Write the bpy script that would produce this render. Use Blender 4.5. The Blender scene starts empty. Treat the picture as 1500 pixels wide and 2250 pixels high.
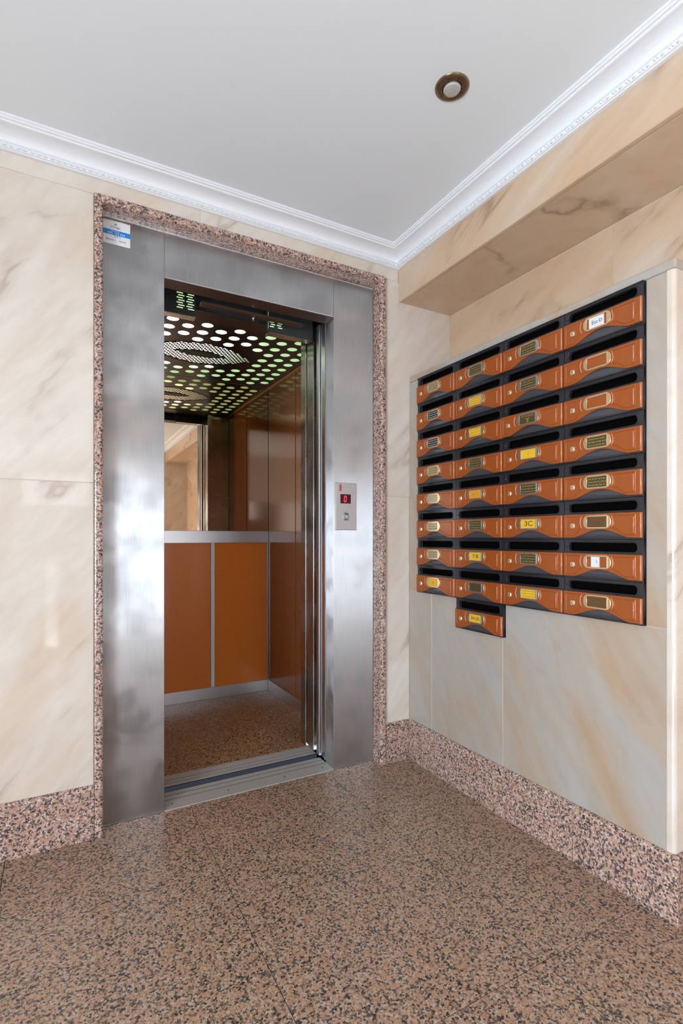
import bpy, bmesh, math, random
from mathutils import Vector, Matrix
random.seed(7)
S = bpy.context.scene
C = S.collection
PI = math.pi

# ------------------------------------------------------------------ camera
F = 1132.0
cam_d = bpy.data.cameras.new('camera'); cam = bpy.data.objects.new('camera', cam_d); C.objects.link(cam)
cam_d.sensor_fit = 'VERTICAL'; cam_d.sensor_height = 36.0
cam_d.lens = F / 2250 * 36.0
cam_d.shift_y = (1180 - 1125) / 2250.0 * 1.0
cam_d.clip_start = 0.02
cam.location = (0, 0, 1.05)
cam.rotation_euler = (PI/2, 0, -math.radians(28.9))
S.camera = cam

# ------------------------------------------------------------------ world, lights, exposure
S.view_settings.view_transform = 'Standard'; S.view_settings.look = 'None'
S.view_settings.gamma = 1.0; S.view_settings.use_curve_mapping = False
S.view_settings.exposure = 0.42
W = bpy.data.worlds.new('sky'); S.world = W; W.use_nodes = True
bg = W.node_tree.nodes['Background']; bg.inputs[0].default_value = (0.80, 0.88, 1.0, 1); bg.inputs[1].default_value = 2.2

def area(name, loc, rot, sx, sy, power, col):
    l = bpy.data.lights.new(name, 'AREA'); l.shape = 'RECTANGLE'; l.size = sx; l.size_y = sy
    l.energy = power; l.color = col
    o = bpy.data.objects.new(name, l); C.objects.link(o); o.location = loc; o.rotation_euler = rot
    return o
# added daylight sheets behind the unseen, made-up street entrance and side window
area('entrance_daylight', (0.15, -1.50, 0.84), (PI/2, 0, PI), 3.3, 1.58, 350, (0.79, 0.895, 1.0))
area('side_window_daylight', (-1.98, -0.55, 0.90), (PI/2, 0, -PI/2), 1.4, 1.60, 100, (0.79, 0.895, 1.0))

# ------------------------------------------------------------------ material helpers
def newmat(name):
    m = bpy.data.materials.new(name); m.use_nodes = True
    nt = m.node_tree
    return m, nt, nt.nodes['Principled BSDF']
def setp(b, **k):
    for a, v in k.items():
        b.inputs[a.replace('_', ' ')].default_value = v
def plain(name, col, rough=0.5, metal=0.0, **k):
    m, nt, b = newmat(name)
    b.inputs['Base Color'].default_value = (*col, 1); b.inputs['Roughness'].default_value = rough
    b.inputs['Metallic'].default_value = metal
    for a, v in k.items(): b.inputs[a.replace('_', ' ')].default_value = v
    return m
def emis(name, col, s):
    m, nt, b = newmat(name)
    b.inputs['Base Color'].default_value = (*col, 1)
    b.inputs['Emission Color'].default_value = (*col, 1); b.inputs['Emission Strength'].default_value = s
    return m
def N(nt, t, **k):
    n = nt.nodes.new(t)
    for a, v in k.items(): setattr(n, a, v)
    return n
def ramp(nt, stops, interp='LINEAR'):
    r = nt.nodes.new('ShaderNodeValToRGB'); cr = r.color_ramp; cr.interpolation = interp
    while len(cr.elements) < len(stops): cr.elements.new(0.5)
    for e, (p, c) in zip(cr.elements, stops):
        e.position = p; e.color = (*c, 1) if len(c) == 3 else c
    return r
def coords(nt, seed_amt=9.0):
    tc = N(nt, 'ShaderNodeTexCoord'); oi = N(nt, 'ShaderNodeObjectInfo')
    mul = N(nt, 'ShaderNodeMath', operation='MULTIPLY'); mul.inputs[1].default_value = seed_amt
    nt.links.new(oi.outputs['Random'], mul.inputs[0])
    ad = N(nt, 'ShaderNodeVectorMath', operation='ADD')
    nt.links.new(tc.outputs['Object'], ad.inputs[0]); nt.links.new(mul.outputs[0], ad.inputs[1])
    return ad.outputs[0]

def marble(name, base, light, warm, vein, axis, ang, veinamt=0.8, rough=0.12):
    m, nt, b = newmat(name); L = nt.links.new
    v = coords(nt)
    mp = N(nt, 'ShaderNodeMapping'); L(v, mp.inputs[0])
    r = [0, 0, 0]; r['XYZ'.index(axis)] = ang
    mp.inputs['Rotation'].default_value = r
    st = N(nt, 'ShaderNodeMapping'); L(mp.outputs[0], st.inputs[0])
    st.inputs['Scale'].default_value = (0.45, 1, 1.6) if axis == 'Y' else (1, 0.45, 1.6)
    n1 = N(nt, 'ShaderNodeTexNoise'); L(st.outputs[0], n1.inputs['Vector'])
    n1.inputs['Scale'].default_value = 2.6; n1.inputs['Detail'].default_value = 5; n1.inputs['Roughness'].default_value = 0.55
    n1.inputs['Distortion'].default_value = 0.6
    r1 = ramp(nt, [(0.30, light), (0.48, base), (0.66, warm)]); L(n1.outputs[0], r1.inputs[0])
    # veins
    n2 = N(nt, 'ShaderNodeTexNoise'); L(st.outputs[0], n2.inputs['Vector'])
    n2.inputs['Scale'].default_value = 1.7; n2.inputs['Detail'].default_value = 6; n2.inputs['Roughness'].default_value = 0.5
    n2.inputs['Distortion'].default_value = 0.35
    sb = N(nt, 'ShaderNodeMath', operation='SUBTRACT'); L(n2.outputs[0], sb.inputs[0]); sb.inputs[1].default_value = 0.5
    ab = N(nt, 'ShaderNodeMath', operation='ABSOLUTE'); L(sb.outputs[0], ab.inputs[0])
    r2 = ramp(nt, [(0.0, (1, 1, 1)), (0.012, (0.35, 0.35, 0.35)), (0.035, (0, 0, 0))]); L(ab.outputs[0], r2.inputs[0])
    n3 = N(nt, 'ShaderNodeTexNoise'); L(v, n3.inputs['Vector']); n3.inputs['Scale'].default_value = 3.1
    n3.inputs['Detail'].default_value = 3
    r3 = ramp(nt, [(0.48, (0, 0, 0)), (0.62, (1, 1, 1))]); L(n3.outputs[0], r3.inputs[0])
    mu = N(nt, 'ShaderNodeMath', operation='MULTIPLY'); L(r2.outputs[0], mu.inputs[0]); L(r3.outputs[0], mu.inputs[1])
    m2 = N(nt, 'ShaderNodeMath', operation='MULTIPLY'); L(mu.outputs[0], m2.inputs[0]); m2.inputs[1].default_value = veinamt
    # small cloudy mottling
    n4 = N(nt, 'ShaderNodeTexNoise'); L(st.outputs[0], n4.inputs['Vector']); n4.inputs['Scale'].default_value = 14
    n4.inputs['Detail'].default_value = 6; n4.inputs['Roughness'].default_value = 0.65
    r4 = ramp(nt, [(0.3, (0.93, 0.91, 0.90)), (0.6, (1.0, 1.0, 1.0))]); L(n4.outputs[0], r4.inputs[0])
    mx = N(nt, 'ShaderNodeMix', data_type='RGBA'); L(m2.outputs[0], mx.inputs[0])
    L(r1.outputs[0], mx.inputs[6]); mx.inputs[7].default_value = (*vein, 1)
    mm = N(nt, 'ShaderNodeMix', data_type='RGBA', blend_type='MULTIPLY'); mm.inputs[0].default_value = 1
    L(mx.outputs[2], mm.inputs[6]); L(r4.outputs[0], mm.inputs[7])
    L(mm.outputs[2], b.inputs['Base Color'])
    b.inputs['Roughness'].default_value = rough
    b.inputs['IOR'].default_value = 1.5
    return m

def granite(name, scale, cols, rough):
    m, nt, b = newmat(name); L = nt.links.new
    v = coords(nt, 3.0)
    nd = N(nt, 'ShaderNodeTexNoise'); L(v, nd.inputs['Vector']); nd.inputs['Scale'].default_value = scale*0.9
    nd.inputs['Detail'].default_value = 2
    sc = N(nt, 'ShaderNodeVectorMath', operation='SCALE'); L(nd.outputs['Color'], sc.inputs[0]); sc.inputs['Scale'].default_value = 0.9/scale
    ad = N(nt, 'ShaderNodeVectorMath', operation='ADD'); L(v, ad.inputs[0]); L(sc.outputs[0], ad.inputs[1])
    vo = N(nt, 'ShaderNodeTexVoronoi'); L(ad.outputs[0], vo.inputs['Vector']); vo.inputs['Scale'].default_value = scale
    sep = N(nt, 'ShaderNodeSeparateColor'); L(vo.outputs['Color'], sep.inputs[0])
    nb = N(nt, 'ShaderNodeTexNoise'); L(v, nb.inputs['Vector']); nb.inputs['Scale'].default_value = scale*0.22; nb.inputs['Detail'].default_value = 2
    k = N(nt, 'ShaderNodeMath', operation='MULTIPLY_ADD'); L(nb.outputs[0], k.inputs[0]); k.inputs[1].default_value = 0.40; L(sep.outputs[0], k.inputs[2])
    k2 = N(nt, 'ShaderNodeMath', operation='SUBTRACT'); L(k.outputs[0], k2.inputs[0]); k2.inputs[1].default_value = 0.20
    dk, br, pk, pl = cols
    r = ramp(nt, [(0.0, dk), (0.10, tuple(x*2.2 for x in dk)), (0.21, br), (0.33, pk), (0.58, tuple(x*1.12 for x in pk)), (0.74, pl), (0.88, tuple(x*0.8 for x in pk))], 'CONSTANT')
    L(k2.outputs[0], r.inputs[0])
    ng = N(nt, 'ShaderNodeTexNoise'); L(v, ng.inputs['Vector']); ng.inputs['Scale'].default_value = scale*2.2; ng.inputs['Detail'].default_value = 3
    rg = ramp(nt, [(0.3, (0.72, 0.70, 0.70)), (0.7, (1.22, 1.22, 1.22))]); L(ng.outputs[0], rg.inputs[0])
    mg = N(nt, 'ShaderNodeMix', data_type='RGBA', blend_type='MULTIPLY'); mg.inputs[0].default_value = 1
    L(r.outputs[0], mg.inputs[6]); L(rg.outputs[0], mg.inputs[7])
    L(mg.outputs[2], b.inputs['Base Color']); b.inputs['Roughness'].default_value = rough
    b.inputs['IOR'].default_value = 1.5
    return m

def brushed(name, col, rough, along='Z', amt=0.25, aniso=0.0, dist=0.0018):
    m, nt, b = newmat(name); L = nt.links.new
    tc = N(nt, 'ShaderNodeTexCoord'); mp = N(nt, 'ShaderNodeMapping'); L(tc.outputs['Object'], mp.inputs[0])
    s = {'Z': (160, 160, 3), 'X': (3, 160, 160), 'Y': (160, 3, 160)}[along]
    mp.inputs['Scale'].default_value = s
    n = N(nt, 'ShaderNodeTexNoise'); L(mp.outputs[0], n.inputs['Vector']); n.inputs['Scale'].default_value = 3; n.inputs['Detail'].default_value = 3
    r = ramp(nt, [(0.3, tuple(c*(1-amt*0.5) for c in col)), (0.7, col)]); L(n.outputs[0], r.inputs[0])
    L(r.outputs[0], b.inputs['Base Color'])
    n2 = N(nt, 'ShaderNodeTexNoise'); L(tc.outputs['Object'], n2.inputs['Vector']); n2.inputs['Scale'].default_value = 7; n2.inputs['Detail'].default_value = 5
    r2 = ramp(nt, [(0.35, (rough*0.75,)*3), (0.7, (rough*1.25,)*3)]); L(n2.outputs[0], r2.inputs[0])
    L(r2.outputs[0], b.inputs['Roughness'])
    b.inputs['Metallic'].default_value = 1.0
    b.inputs['Anisotropic'].default_value = aniso
    if aniso:
        cx = N(nt, 'ShaderNodeCombineXYZ'); cx.inputs[0].default_value = 0.9; cx.inputs[1].default_value = 0.43
        L(cx.outputs[0], b.inputs['Tangent'])
    bp = N(nt, 'ShaderNodeBump'); bp.inputs['Strength'].default_value = 0.35; bp.inputs['Distance'].default_value = 0.0001
    L(n.outputs[0], bp.inputs['Height'])
    n3 = N(nt, 'ShaderNodeTexNoise'); L(tc.outputs['Object'], n3.inputs['Vector']); n3.inputs['Scale'].default_value = 3.2; n3.inputs['Detail'].default_value = 2
    bp2 = N(nt, 'ShaderNodeBump'); bp2.inputs['Strength'].default_value = 0.25; bp2.inputs['Distance'].default_value = dist
    L(n3.outputs[0], bp2.inputs['Height'])
    L(bp2.outputs[0], b.inputs['Normal'])
    return m

def mottled(name, c1, c2, scale, rough, **k):
    m, nt, b = newmat(name); L = nt.links.new
    tc = N(nt, 'ShaderNodeTexCoord')
    n = N(nt, 'ShaderNodeTexNoise'); L(tc.outputs['Object'], n.inputs['Vector']); n.inputs['Scale'].default_value = scale
    n.inputs['Detail'].default_value = 4; n.inputs['Roughness'].default_value = 0.7
    r = ramp(nt, [(0.35, c1), (0.65, c2)]); L(n.outputs[0], r.inputs[0]); L(r.outputs[0], b.inputs['Base Color'])
    b.inputs['Roughness'].default_value = rough
    for a, v in k.items(): b.inputs[a.replace('_', ' ')].default_value = v
    return m

M = {}
M['marble_back'] = marble('marble_back', (0.73, 0.655, 0.575), (0.78, 0.73, 0.67), (0.69, 0.575, 0.46), (0.36, 0.25, 0.18), 'Y', math.radians(50), 0.6, 0.05)
M['marble_right'] = marble('marble_right', (0.66, 0.495, 0.355), (0.69, 0.59, 0.48), (0.64, 0.43, 0.275), (0.26, 0.15, 0.09), 'X', math.radians(28), 0.75, 0.2)
M['marble_low'] = marble('marble_low', (0.455, 0.40, 0.34), (0.43, 0.425, 0.415), (0.47, 0.34, 0.235), (0.42, 0.27, 0.16), 'X', math.radians(-58), 0.3, 0.2)
GC = ((0.045, 0.040, 0.038), (0.18, 0.13, 0.10), (0.42, 0.255, 0.165), (0.46, 0.38, 0.31))
M['granite_floor'] = granite('granite_floor', 205, GC, 0.17)
GC2 = ((0.055, 0.05, 0.052), (0.17, 0.12, 0.10), (0.50, 0.31, 0.235), (0.62, 0.52, 0.47))  # lighter, pinker than the floor granite: the lighting is put into the colour
M['granite_trim'] = granite('granite_trim', 190, GC2, 0.14)
M['granite_cab'] = granite('granite_cab', 180, ((0.035, 0.026, 0.02), (0.16, 0.09, 0.05), (0.42, 0.22, 0.11), (0.46, 0.30, 0.18)), 0.3)
M['plaster'] = plain('plaster_ceiling', (0.82, 0.865, 0.90), 0.75)
M['cornice'] = plain('cornice_plaster', (0.85, 0.87, 0.90), 0.5)
M['grout'] = plain('grout', (0.72, 0.62, 0.50), 0.8)
M['groove_grey'] = plain('groove_grey', (0.10, 0.095, 0.09), 0.6)  # dark fill painting the shade between the sill ribs
M['grout_dark'] = plain('grout_dark', (0.07, 0.05, 0.04), 0.8)
M['steel'] = brushed('brushed_steel', (0.70, 0.70, 0.71), 0.50, 'Z', aniso=1.0)
M['steel_edge'] = plain('steel_edge', (0.80, 0.80, 0.80), 0.25, 1.0)
M['steel_cab'] = brushed('cab_brushed_steel', (0.50, 0.46, 0.42), 0.26, 'Z', aniso=0.8, dist=0.0004)
M['alu'] = plain('aluminium', (0.72, 0.73, 0.75), 0.32, 1.0)
M['alu_sill'] = plain('aluminium_sill', (0.52, 0.50, 0.47), 0.45, 0.35)
M['white_strip'] = plain('white_joint_strip', (0.88, 0.88, 0.87), 0.3)
M['dark_brown'] = plain('dark_brown_metal', (0.10, 0.062, 0.045), 0.35, 0.4)
M['ceil_plate'] = plain('dark_perforated_plate', (0.045, 0.032, 0.030), 0.3, 0.3)
M['dark_grey'] = plain('dark_grey_metal', (0.06, 0.065, 0.065), 0.4, 0.3)
M['black'] = plain('black_plastic', (0.026, 0.025, 0.030), 0.17)
M['void'] = plain('matt_black', (0.002, 0.002, 0.002), 0.9, Specular_IOR_Level=0.05)
M['flap'] = plain('smoked_plastic', (0.06, 0.062, 0.07), 0.12)
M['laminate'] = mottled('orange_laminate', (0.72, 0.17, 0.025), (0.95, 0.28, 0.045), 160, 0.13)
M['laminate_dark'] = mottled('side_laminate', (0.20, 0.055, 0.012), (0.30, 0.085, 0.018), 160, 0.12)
M['copper'] = mottled('copper_lacquer', (0.29, 0.062, 0.011), (0.45, 0.120, 0.022), 420, 0.27, Metallic=0.15)
M['copper_hi'] = mottled('copper_molding', (0.62, 0.24, 0.13), (0.78, 0.33, 0.19), 500, 0.2, Metallic=0.2)  # copper lightened to paint highlights on the raised edges
M['brass'] = plain('brass', (0.80, 0.64, 0.40), 0.25, 0.9)
M['nickel'] = plain('nickel', (0.60, 0.56, 0.48), 0.25, 0.9)  # silvery copy of the brass, reflections put into the colour; also lamp clip
M['lock'] = plain('brass_lock', (0.80, 0.66, 0.46), 0.3, 0.7)
M['plate_dark'] = plain('engraved_dark_plate', (0.115, 0.085, 0.03), 0.3, 0.4)
M['plate_black'] = plain('black_name_plate', (0.02, 0.02, 0.03), 0.3)
M['plate_brown'] = plain('brown_name_plate', (0.17, 0.085, 0.035), 0.3, 0.4)
M['plate_pale'] = plain('pale_brass_plate', (0.52, 0.43, 0.25), 0.35, 0.5)
M['card_yellow'] = plain('yellow_card', (0.78, 0.45, 0.02), 0.5)
M['card_orange'] = plain('orange_card', (0.74, 0.30, 0.02), 0.5)
M['card_white'] = plain('white_card', (0.75, 0.75, 0.80), 0.5)
M['gold_line'] = plain('gold_lettering', (0.50, 0.37, 0.13), 0.4, 0.5)
M['ink'] = plain('ink', (0.03, 0.03, 0.05), 0.6)
M['ink_faint'] = plain('faint_ink', (0.42, 0.22, 0.03), 0.6)
M['silver_line'] = plain('silver_lettering', (0.55, 0.55, 0.55), 0.4)
M['sticker'] = plain('white_sticker', (0.80, 0.81, 0.83), 0.4)
M['blue'] = plain('sticker_blue', (0.0, 0.24, 0.66), 0.4)
M['blue_ink'] = plain('blue_grey_ink', (0.10, 0.14, 0.24), 0.5)
M['red'] = plain('red_enamel', (0.42, 0.01, 0.02), 0.35)
M['screen'] = plain('dark_red_screen', (0.07, 0.012, 0.03), 0.15)
M['led'] = emis('red_led', (1.0, 0.05, 0.06), 1.2)
M['panel_face'] = plain('call_panel_face', (0.80, 0.82, 0.84), 0.3, 0.6)
M['button'] = plain('grey_button', (0.16, 0.17, 0.20), 0.3, 0.3)
M['white_paint'] = plain('white_paint', (0.75, 0.75, 0.75), 0.5)
M['mirror'] = plain('bronze_mirror', (0.66, 0.50, 0.37), 0.015, 1.0)
M['bronze'] = mottled('bronze_ring', (0.17, 0.11, 0.06), (0.27, 0.19, 0.12), 60, 0.3, Metallic=0.8)
M['lamp_glass'] = plain('frosted_lamp_glass', (0.50, 0.49, 0.47), 0.2)
M['diffuser'] = emis('backlit_diffuser', (0.60, 0.90, 0.48), 0.8)  # added glow standing for ceiling light seen through the vent slots
m_, nt_, b_ = newmat('backlit_ceiling_diffuser'); M['ceiling_diffuser'] = m_
tc_ = N(nt_, 'ShaderNodeTexCoord'); vm_ = N(nt_, 'ShaderNodeVectorMath', operation='DISTANCE'); nt_.links.new(tc_.outputs['Object'], vm_.inputs[0])
vm_.inputs[1].default_value = (-0.14, -0.05, 2.077)          # centre of the lamp glow painted into the sheet
rr_ = ramp(nt_, [(0.0, (1.0, 1.0, 0.95)), (0.26, (0.95, 1.0, 0.85)), (0.46, (0.36, 0.60, 0.27)), (0.9, (0.27, 0.50, 0.19))]); nt_.links.new(vm_.outputs['Value'], rr_.inputs[0])
nt_.links.new(rr_.outputs[0], b_.inputs['Emission Color']); b_.inputs['Emission Strength'].default_value = 1.0
sm_ = N(nt_, 'ShaderNodeMapRange'); nt_.links.new(vm_.outputs['Value'], sm_.inputs[0])
for k_, v_ in zip((1, 2, 3, 4), (0.05, 0.45, 5.0, 0.95)): sm_.inputs[k_].default_value = v_
nt_.links.new(sm_.outputs[0], b_.inputs['Emission Strength'])
M['gold'] = plain('gold_trim', (0.62, 0.42, 0.14), 0.3, 0.8)
M['pink_label'] = plain('orange_label', (0.62, 0.30, 0.17), 0.4)
M['blue_rail'] = plain('navy_gap_edge', (0.002, 0.004, 0.014), 0.6)  # near-black navy, the dark of the sill gap put into the colour
M['paving'] = plain('pale_paving', (0.55, 0.54, 0.52), 0.8)
M['wood_door'] = plain('dark_wood_door', (0.16, 0.08, 0.045), 0.4)  # masking panels of the made-up street door
M['frame_white'] = plain('aluminium_window_frame', (0.55, 0.56, 0.57), 0.35, 0.7)

# ------------------------------------------------------------------ mesh helpers
def bx(bm, x0, x1, y0, y1, z0, z1):
    vs = [bm.verts.new(p) for p in ((x0,y0,z0),(x1,y0,z0),(x1,y1,z0),(x0,y1,z0),(x0,y0,z1),(x1,y0,z1),(x1,y1,z1),(x0,y1,z1))]
    for f in ((0,3,2,1),(4,5,6,7),(0,1,5,4),(1,2,6,5),(2,3,7,6),(3,0,4,7)):
        bm.faces.new([vs[i] for i in f])
def prism(bm, pts, d0, d1, ax='Y'):
    """pts in 2D; extruded from d0 to d1 along ax. ax Y: (x,z); ax X: (y,z); ax Z: (x,y)."""
    def P(p, d):
        return {'Y': (p[0], d, p[1]), 'X': (d, p[0], p[1]), 'Z': (p[0], p[1], d)}[ax]
    a = [bm.verts.new(P(p, d0)) for p in pts]; b = [bm.verts.new(P(p, d1)) for p in pts]
    n = len(pts)
    bm.faces.new(a); bm.faces.new(b[::-1])
    for i in range(n):
        bm.faces.new((a[i], b[i], b[(i+1) % n], a[(i+1) % n]))
def tube(bm, pts, r, n=6, closed=False, flat=1.0):
    pts = [Vector(p) for p in pts]; m = len(pts); rings = []
    for i, p in enumerate(pts):
        if closed: t = pts[(i+1) % m] - pts[i-1]
        else: t = pts[min(i+1, m-1)] - pts[max(i-1, 0)]
        t.normalize()
        up = Vector((0, 1, 0)) if abs(t.y) < 0.9 else Vector((1, 0, 0))
        s = t.cross(up).normalized(); u = s.cross(t)
        rings.append([bm.verts.new(p + s*math.cos(2*PI*k/n)*r + u*math.sin(2*PI*k/n)*r*flat) for k in range(n)])
    for i in range(m if closed else m-1):
        a, b = rings[i], rings[(i+1) % m]
        for k in range(n): bm.faces.new((a[k], a[(k+1) % n], b[(k+1) % n], b[k]))
    if not closed:
        bm.faces.new(rings[0][::-1]); bm.faces.new(rings[-1])
def lathe(bm, prof, n=32, ax='Z', loc=(0,0,0)):
    rings = []
    for r, h in prof:
        ring = []
        for k in range(n):
            a = 2*PI*k/n
            p = (r*math.cos(a), r*math.sin(a), h) if ax == 'Z' else (r*math.cos(a), h, r*math.sin(a))
            ring.append(bm.verts.new(Vector(p) + Vector(loc)))
        rings.append(ring)
    for a, b in zip(rings, rings[1:]):
        for k in range(n): bm.faces.new((a[k], a[(k+1) % n], b[(k+1) % n], b[k]))
    bm.faces.new(rings[0][::-1]); bm.faces.new(rings[-1])
def finish(bm, bevel=0.0, seg=1, smooth=False):
    bmesh.ops.recalc_face_normals(bm, faces=bm.faces)
    if bevel:
        es = [e for e in bm.edges if len(e.link_faces) == 2 and e.calc_face_angle(0) > 0.6]
        bmesh.ops.bevel(bm, geom=es, offset=bevel, segments=seg, affect='EDGES', profile=0.5)
    if smooth:
        for f in bm.faces: f.smooth = True
def mesh(name, bm, mat):
    me = bpy.data.meshes.new(name); bm.to_mesh(me); bm.free(); me.materials.append(M[mat] if isinstance(mat, str) else mat)
    return me
def link(name, me, parent=None):
    o = bpy.data.objects.new(name, me); C.objects.link(o)
    if parent is not None: o.parent = parent
    return o
def obj(name, bm, mat, parent=None, bevel=0.0, seg=1, smooth=False):
    finish(bm, bevel, seg, smooth)
    return link(name, mesh(name, bm, mat), parent)
def B(name, x0, x1, y0, y1, z0, z1, mat, parent=None, bevel=0.0, seg=1):
    """box part, coordinates local to the parent"""
    bm = bmesh.new(); bx(bm, x0, x1, y0, y1, z0, z1)
    return obj(name, bm, mat, parent, bevel, seg)
def struct(o, label=None):
    o['kind'] = 'structure'
    if label: o['label'] = label
    return o
def empty(name, loc=(0,0,0), rz=0):
    o = bpy.data.objects.new(name, None); C.objects.link(o); o.location = loc; o.rotation_euler = (0, 0, rz)
    o.empty_display_size = 0.05
    return o
def thing(name, label, cat, loc=(0,0,0), rz=0, group=None):
    o = empty(name, loc, rz); return tag(o, label, cat, group)
def tag(o, label, cat, group=None):
    o['label'] = label; o['category'] = cat
    if group: o['group'] = group
    return o
def plate2d(name, loops, thick, mat, bevel=0.0):
    """filled planar curve with holes; local XY plane, extruded +-thick/2 -> mesh"""
    cu = bpy.data.curves.new(name, 'CURVE'); cu.dimensions = '2D'; cu.fill_mode = 'BOTH'; cu.extrude = thick/2
    cu.bevel_depth = bevel; cu.bevel_resolution = 1
    for lp in loops:
        s = cu.splines.new('POLY'); s.points.add(len(lp)-1)
        for i, p in enumerate(lp): s.points[i].co = (p[0], p[1], 0, 1)
        s.use_cyclic_u = True
    t = bpy.data.objects.new('tmp', cu); C.objects.link(t)
    dg = bpy.context.evaluated_depsgraph_get(); dg.update()
    me = bpy.data.meshes.new_from_object(t.evaluated_get(dg))
    bpy.data.objects.remove(t); bpy.data.curves.remove(cu)
    me.name = name; me.materials.clear(); me.materials.append(M[mat])
    return me
# XY plane -> XZ plane facing -Y
TOXZ = Matrix(((1,0,0,0),(0,0,-1,0),(0,1,0,0),(0,0,0,1)))
def text_mesh(name, body, size, mat, thick=0.0004, sx=1.0, shear=0.0):
    cu = bpy.data.curves.new(name, 'FONT'); cu.body = body; cu.size = size; cu.extrude = thick/2
    cu.align_x = 'CENTER'; cu.align_y = 'CENTER'; cu.resolution_u = 2; cu.shear = shear
    t = bpy.data.objects.new('tmp', cu); C.objects.link(t)
    dg = bpy.context.evaluated_depsgraph_get(); dg.update()
    me = bpy.data.meshes.new_from_object(t.evaluated_get(dg))
    bpy.data.objects.remove(t); bpy.data.curves.remove(cu)
    me.name = name; me.materials.clear(); me.materials.append(M[mat])
    me.transform(Matrix.Diagonal((sx, 1, 1, 1))); me.transform(TOXZ)
    return me
def arc(cx, cy, rx, ry, a0, a1, n):
    return [(cx + rx*math.cos(a0 + (a1-a0)*i/n), cy + ry*math.sin(a0 + (a1-a0)*i/n)) for i in range(n+1)]
def rrect(x0, x1, y0, y1, r, n=4):
    return (arc(x1-r, y1-r, r, r, 0, PI/2, n) + arc(x0+r, y1-r, r, r, PI/2, PI, n) +
            arc(x0+r, y0+r, r, r, PI, 1.5*PI, n) + arc(x1-r, y0+r, r, r, 1.5*PI, 2*PI, n))

# ------------------------------------------------------------------ key dimensions
YB = 2.0        # marble face of the back wall
YR = -1.3       # rear (street) wall
XL = -1.8       # left wall
XP = 1.475      # face of the mailbox pier
XW = 1.725      # recessed right wall above and before the pier
XBM = 1.41      # face of the beam
ZC = 2.375      # ceiling
ZBM = 2.158     # underside of the beam
YP = 0.79       # end of the mailbox pier
SO = (0.149, 1.312, 2.231)     # outer steel frame x0 x1 z1
OP = (0.359, 1.093, 2.042)     # lift opening

# ------------------------------------------------------------------ floor of granite tiles
fl = struct(B('floor', XL, XW+0.1, YR, YB+0.05, -0.06, -0.008, 'grout_dark'), 'polished speckled brown and pink granite floor of square tiles')
T = 0.6; tx0 = 0.4525; ty0 = 1.475; g = 0.0009
xs = [XL] + [tx0 + T*k for k in range(-3, 3)] + [XW]
ys = [YR] + [ty0 + T*k for k in range(-9, 1)] + [YB]
xs = sorted(x for x in xs if XL <= x <= XW); ys = sorted(y for y in ys if YR <= y <= YB)
for a, b in zip(xs, xs[1:]):
    for c, d in zip(ys, ys[1:]):
        if b - a > 0.03 and d - c > 0.03:
            B('tile', a+g, b-g, c+g, d-g, -0.008, 0.0, 'granite_floor', fl, 0.0008)
# strip of floor under the lift frame
B('tile', 0.115, 1.335, YB+0.001, 2.051, -0.008, 0.0, 'granite_floor', fl, 0.0006)

# ------------------------------------------------------------------ ceiling and far shell
struct(B('ceiling', XL-0.1, XBM+0.05, YR-0.1, YB+0.1, ZC, ZC+0.08, 'plaster'), 'smooth white painted plaster ceiling')

# back wall: substrate with the lift opening + slabs
bm = bmesh.new()
bx(bm, XL-0.1, 0.10, YB+0.0022, YB+0.12, 0, ZC); bx(bm, 1.345, XW+0.1, YB+0.0022, YB+0.12, 0, ZC); bx(bm, 0.10, 1.345, YB+0.0022, YB+0.12, 2.262, ZC)
wb = struct(obj('wall_back', bm, 'grout'), 'back wall clad in pale cream polished marble slabs around the lift')
J = 0.0005
def slabY(x0, x1, z0, z1, par=wb, mat='marble_back', off=0.0):
    return B('marble_slab', x0+J, x1-J, YB+off, YB+0.0195, z0+J, z1-J, mat, par, 0.0012)
FX0, FX1, FZ = 0.1135, 1.3320, 2.2530
for z0, z1 in ((0.0, 1.240), (1.240, FZ)):
    slabY(-0.95, FX0, z0, z1, off=0.0 if z0 else 0.0006)
    slabY(XL, -0.95, z0, z1)
    slabY(FX1, XP if z0 == 0 else XW, z0, z1)
slabY(XL, -0.95, FZ, ZC); slabY(-0.95, 0.483, FZ, ZC); slabY(0.483, 1.10, FZ, ZC); slabY(1.10, XBM, FZ, ZC)

# recessed right wall above the pier and along the lobby
wr = struct(B('wall_right', XW+0.0022, XW+0.12, YR, YB+0.02, 0, ZBM+0.05, 'grout'), 'recessed right wall of warm beige marble slabs above the mailboxes')
yj = [YB, 1.7306, 1.1360, 0.541, -0.054, -0.649, YR]
for a, b in zip(yj, yj[1:]):
    zz = [(1.83, ZBM-0.001)] if b > 0.6 else [(0.0, 1.240), (1.240, ZBM-0.001)]
    if b < 0.79 < a: zz = [(0.0, 1.240), (1.240, ZBM-0.001)]
    for z0, z1 in zz:
        top = a
        B('marble_slab', XW, XW+0.0195, b+J, top-J, z0+J, z1-J, 'marble_right', wr, 0.0012)

# beam: fascia + soffit slabs
bmw = struct(B('trim_1', XBM+0.02, XW+0.12, YR, YB-0.001, ZBM+0.02, ZC+0.05, 'grout'), 'boxed ceiling beam clad in beige marble above the mailboxes')
fj = [YB, 0.30, YR]
for a, b in zip(fj, fj[1:]):
    B('marble_slab', XBM, XBM+0.0195, b+J, a-J, ZBM, ZC-0.001, 'marble_right', bmw, 0.0025)
    B('marble_slab', XBM+0.0205, XW+0.019, b+J, a-J, ZBM+0.001, ZBM+0.0195, 'marble_right', bmw, 0.0008)

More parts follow.
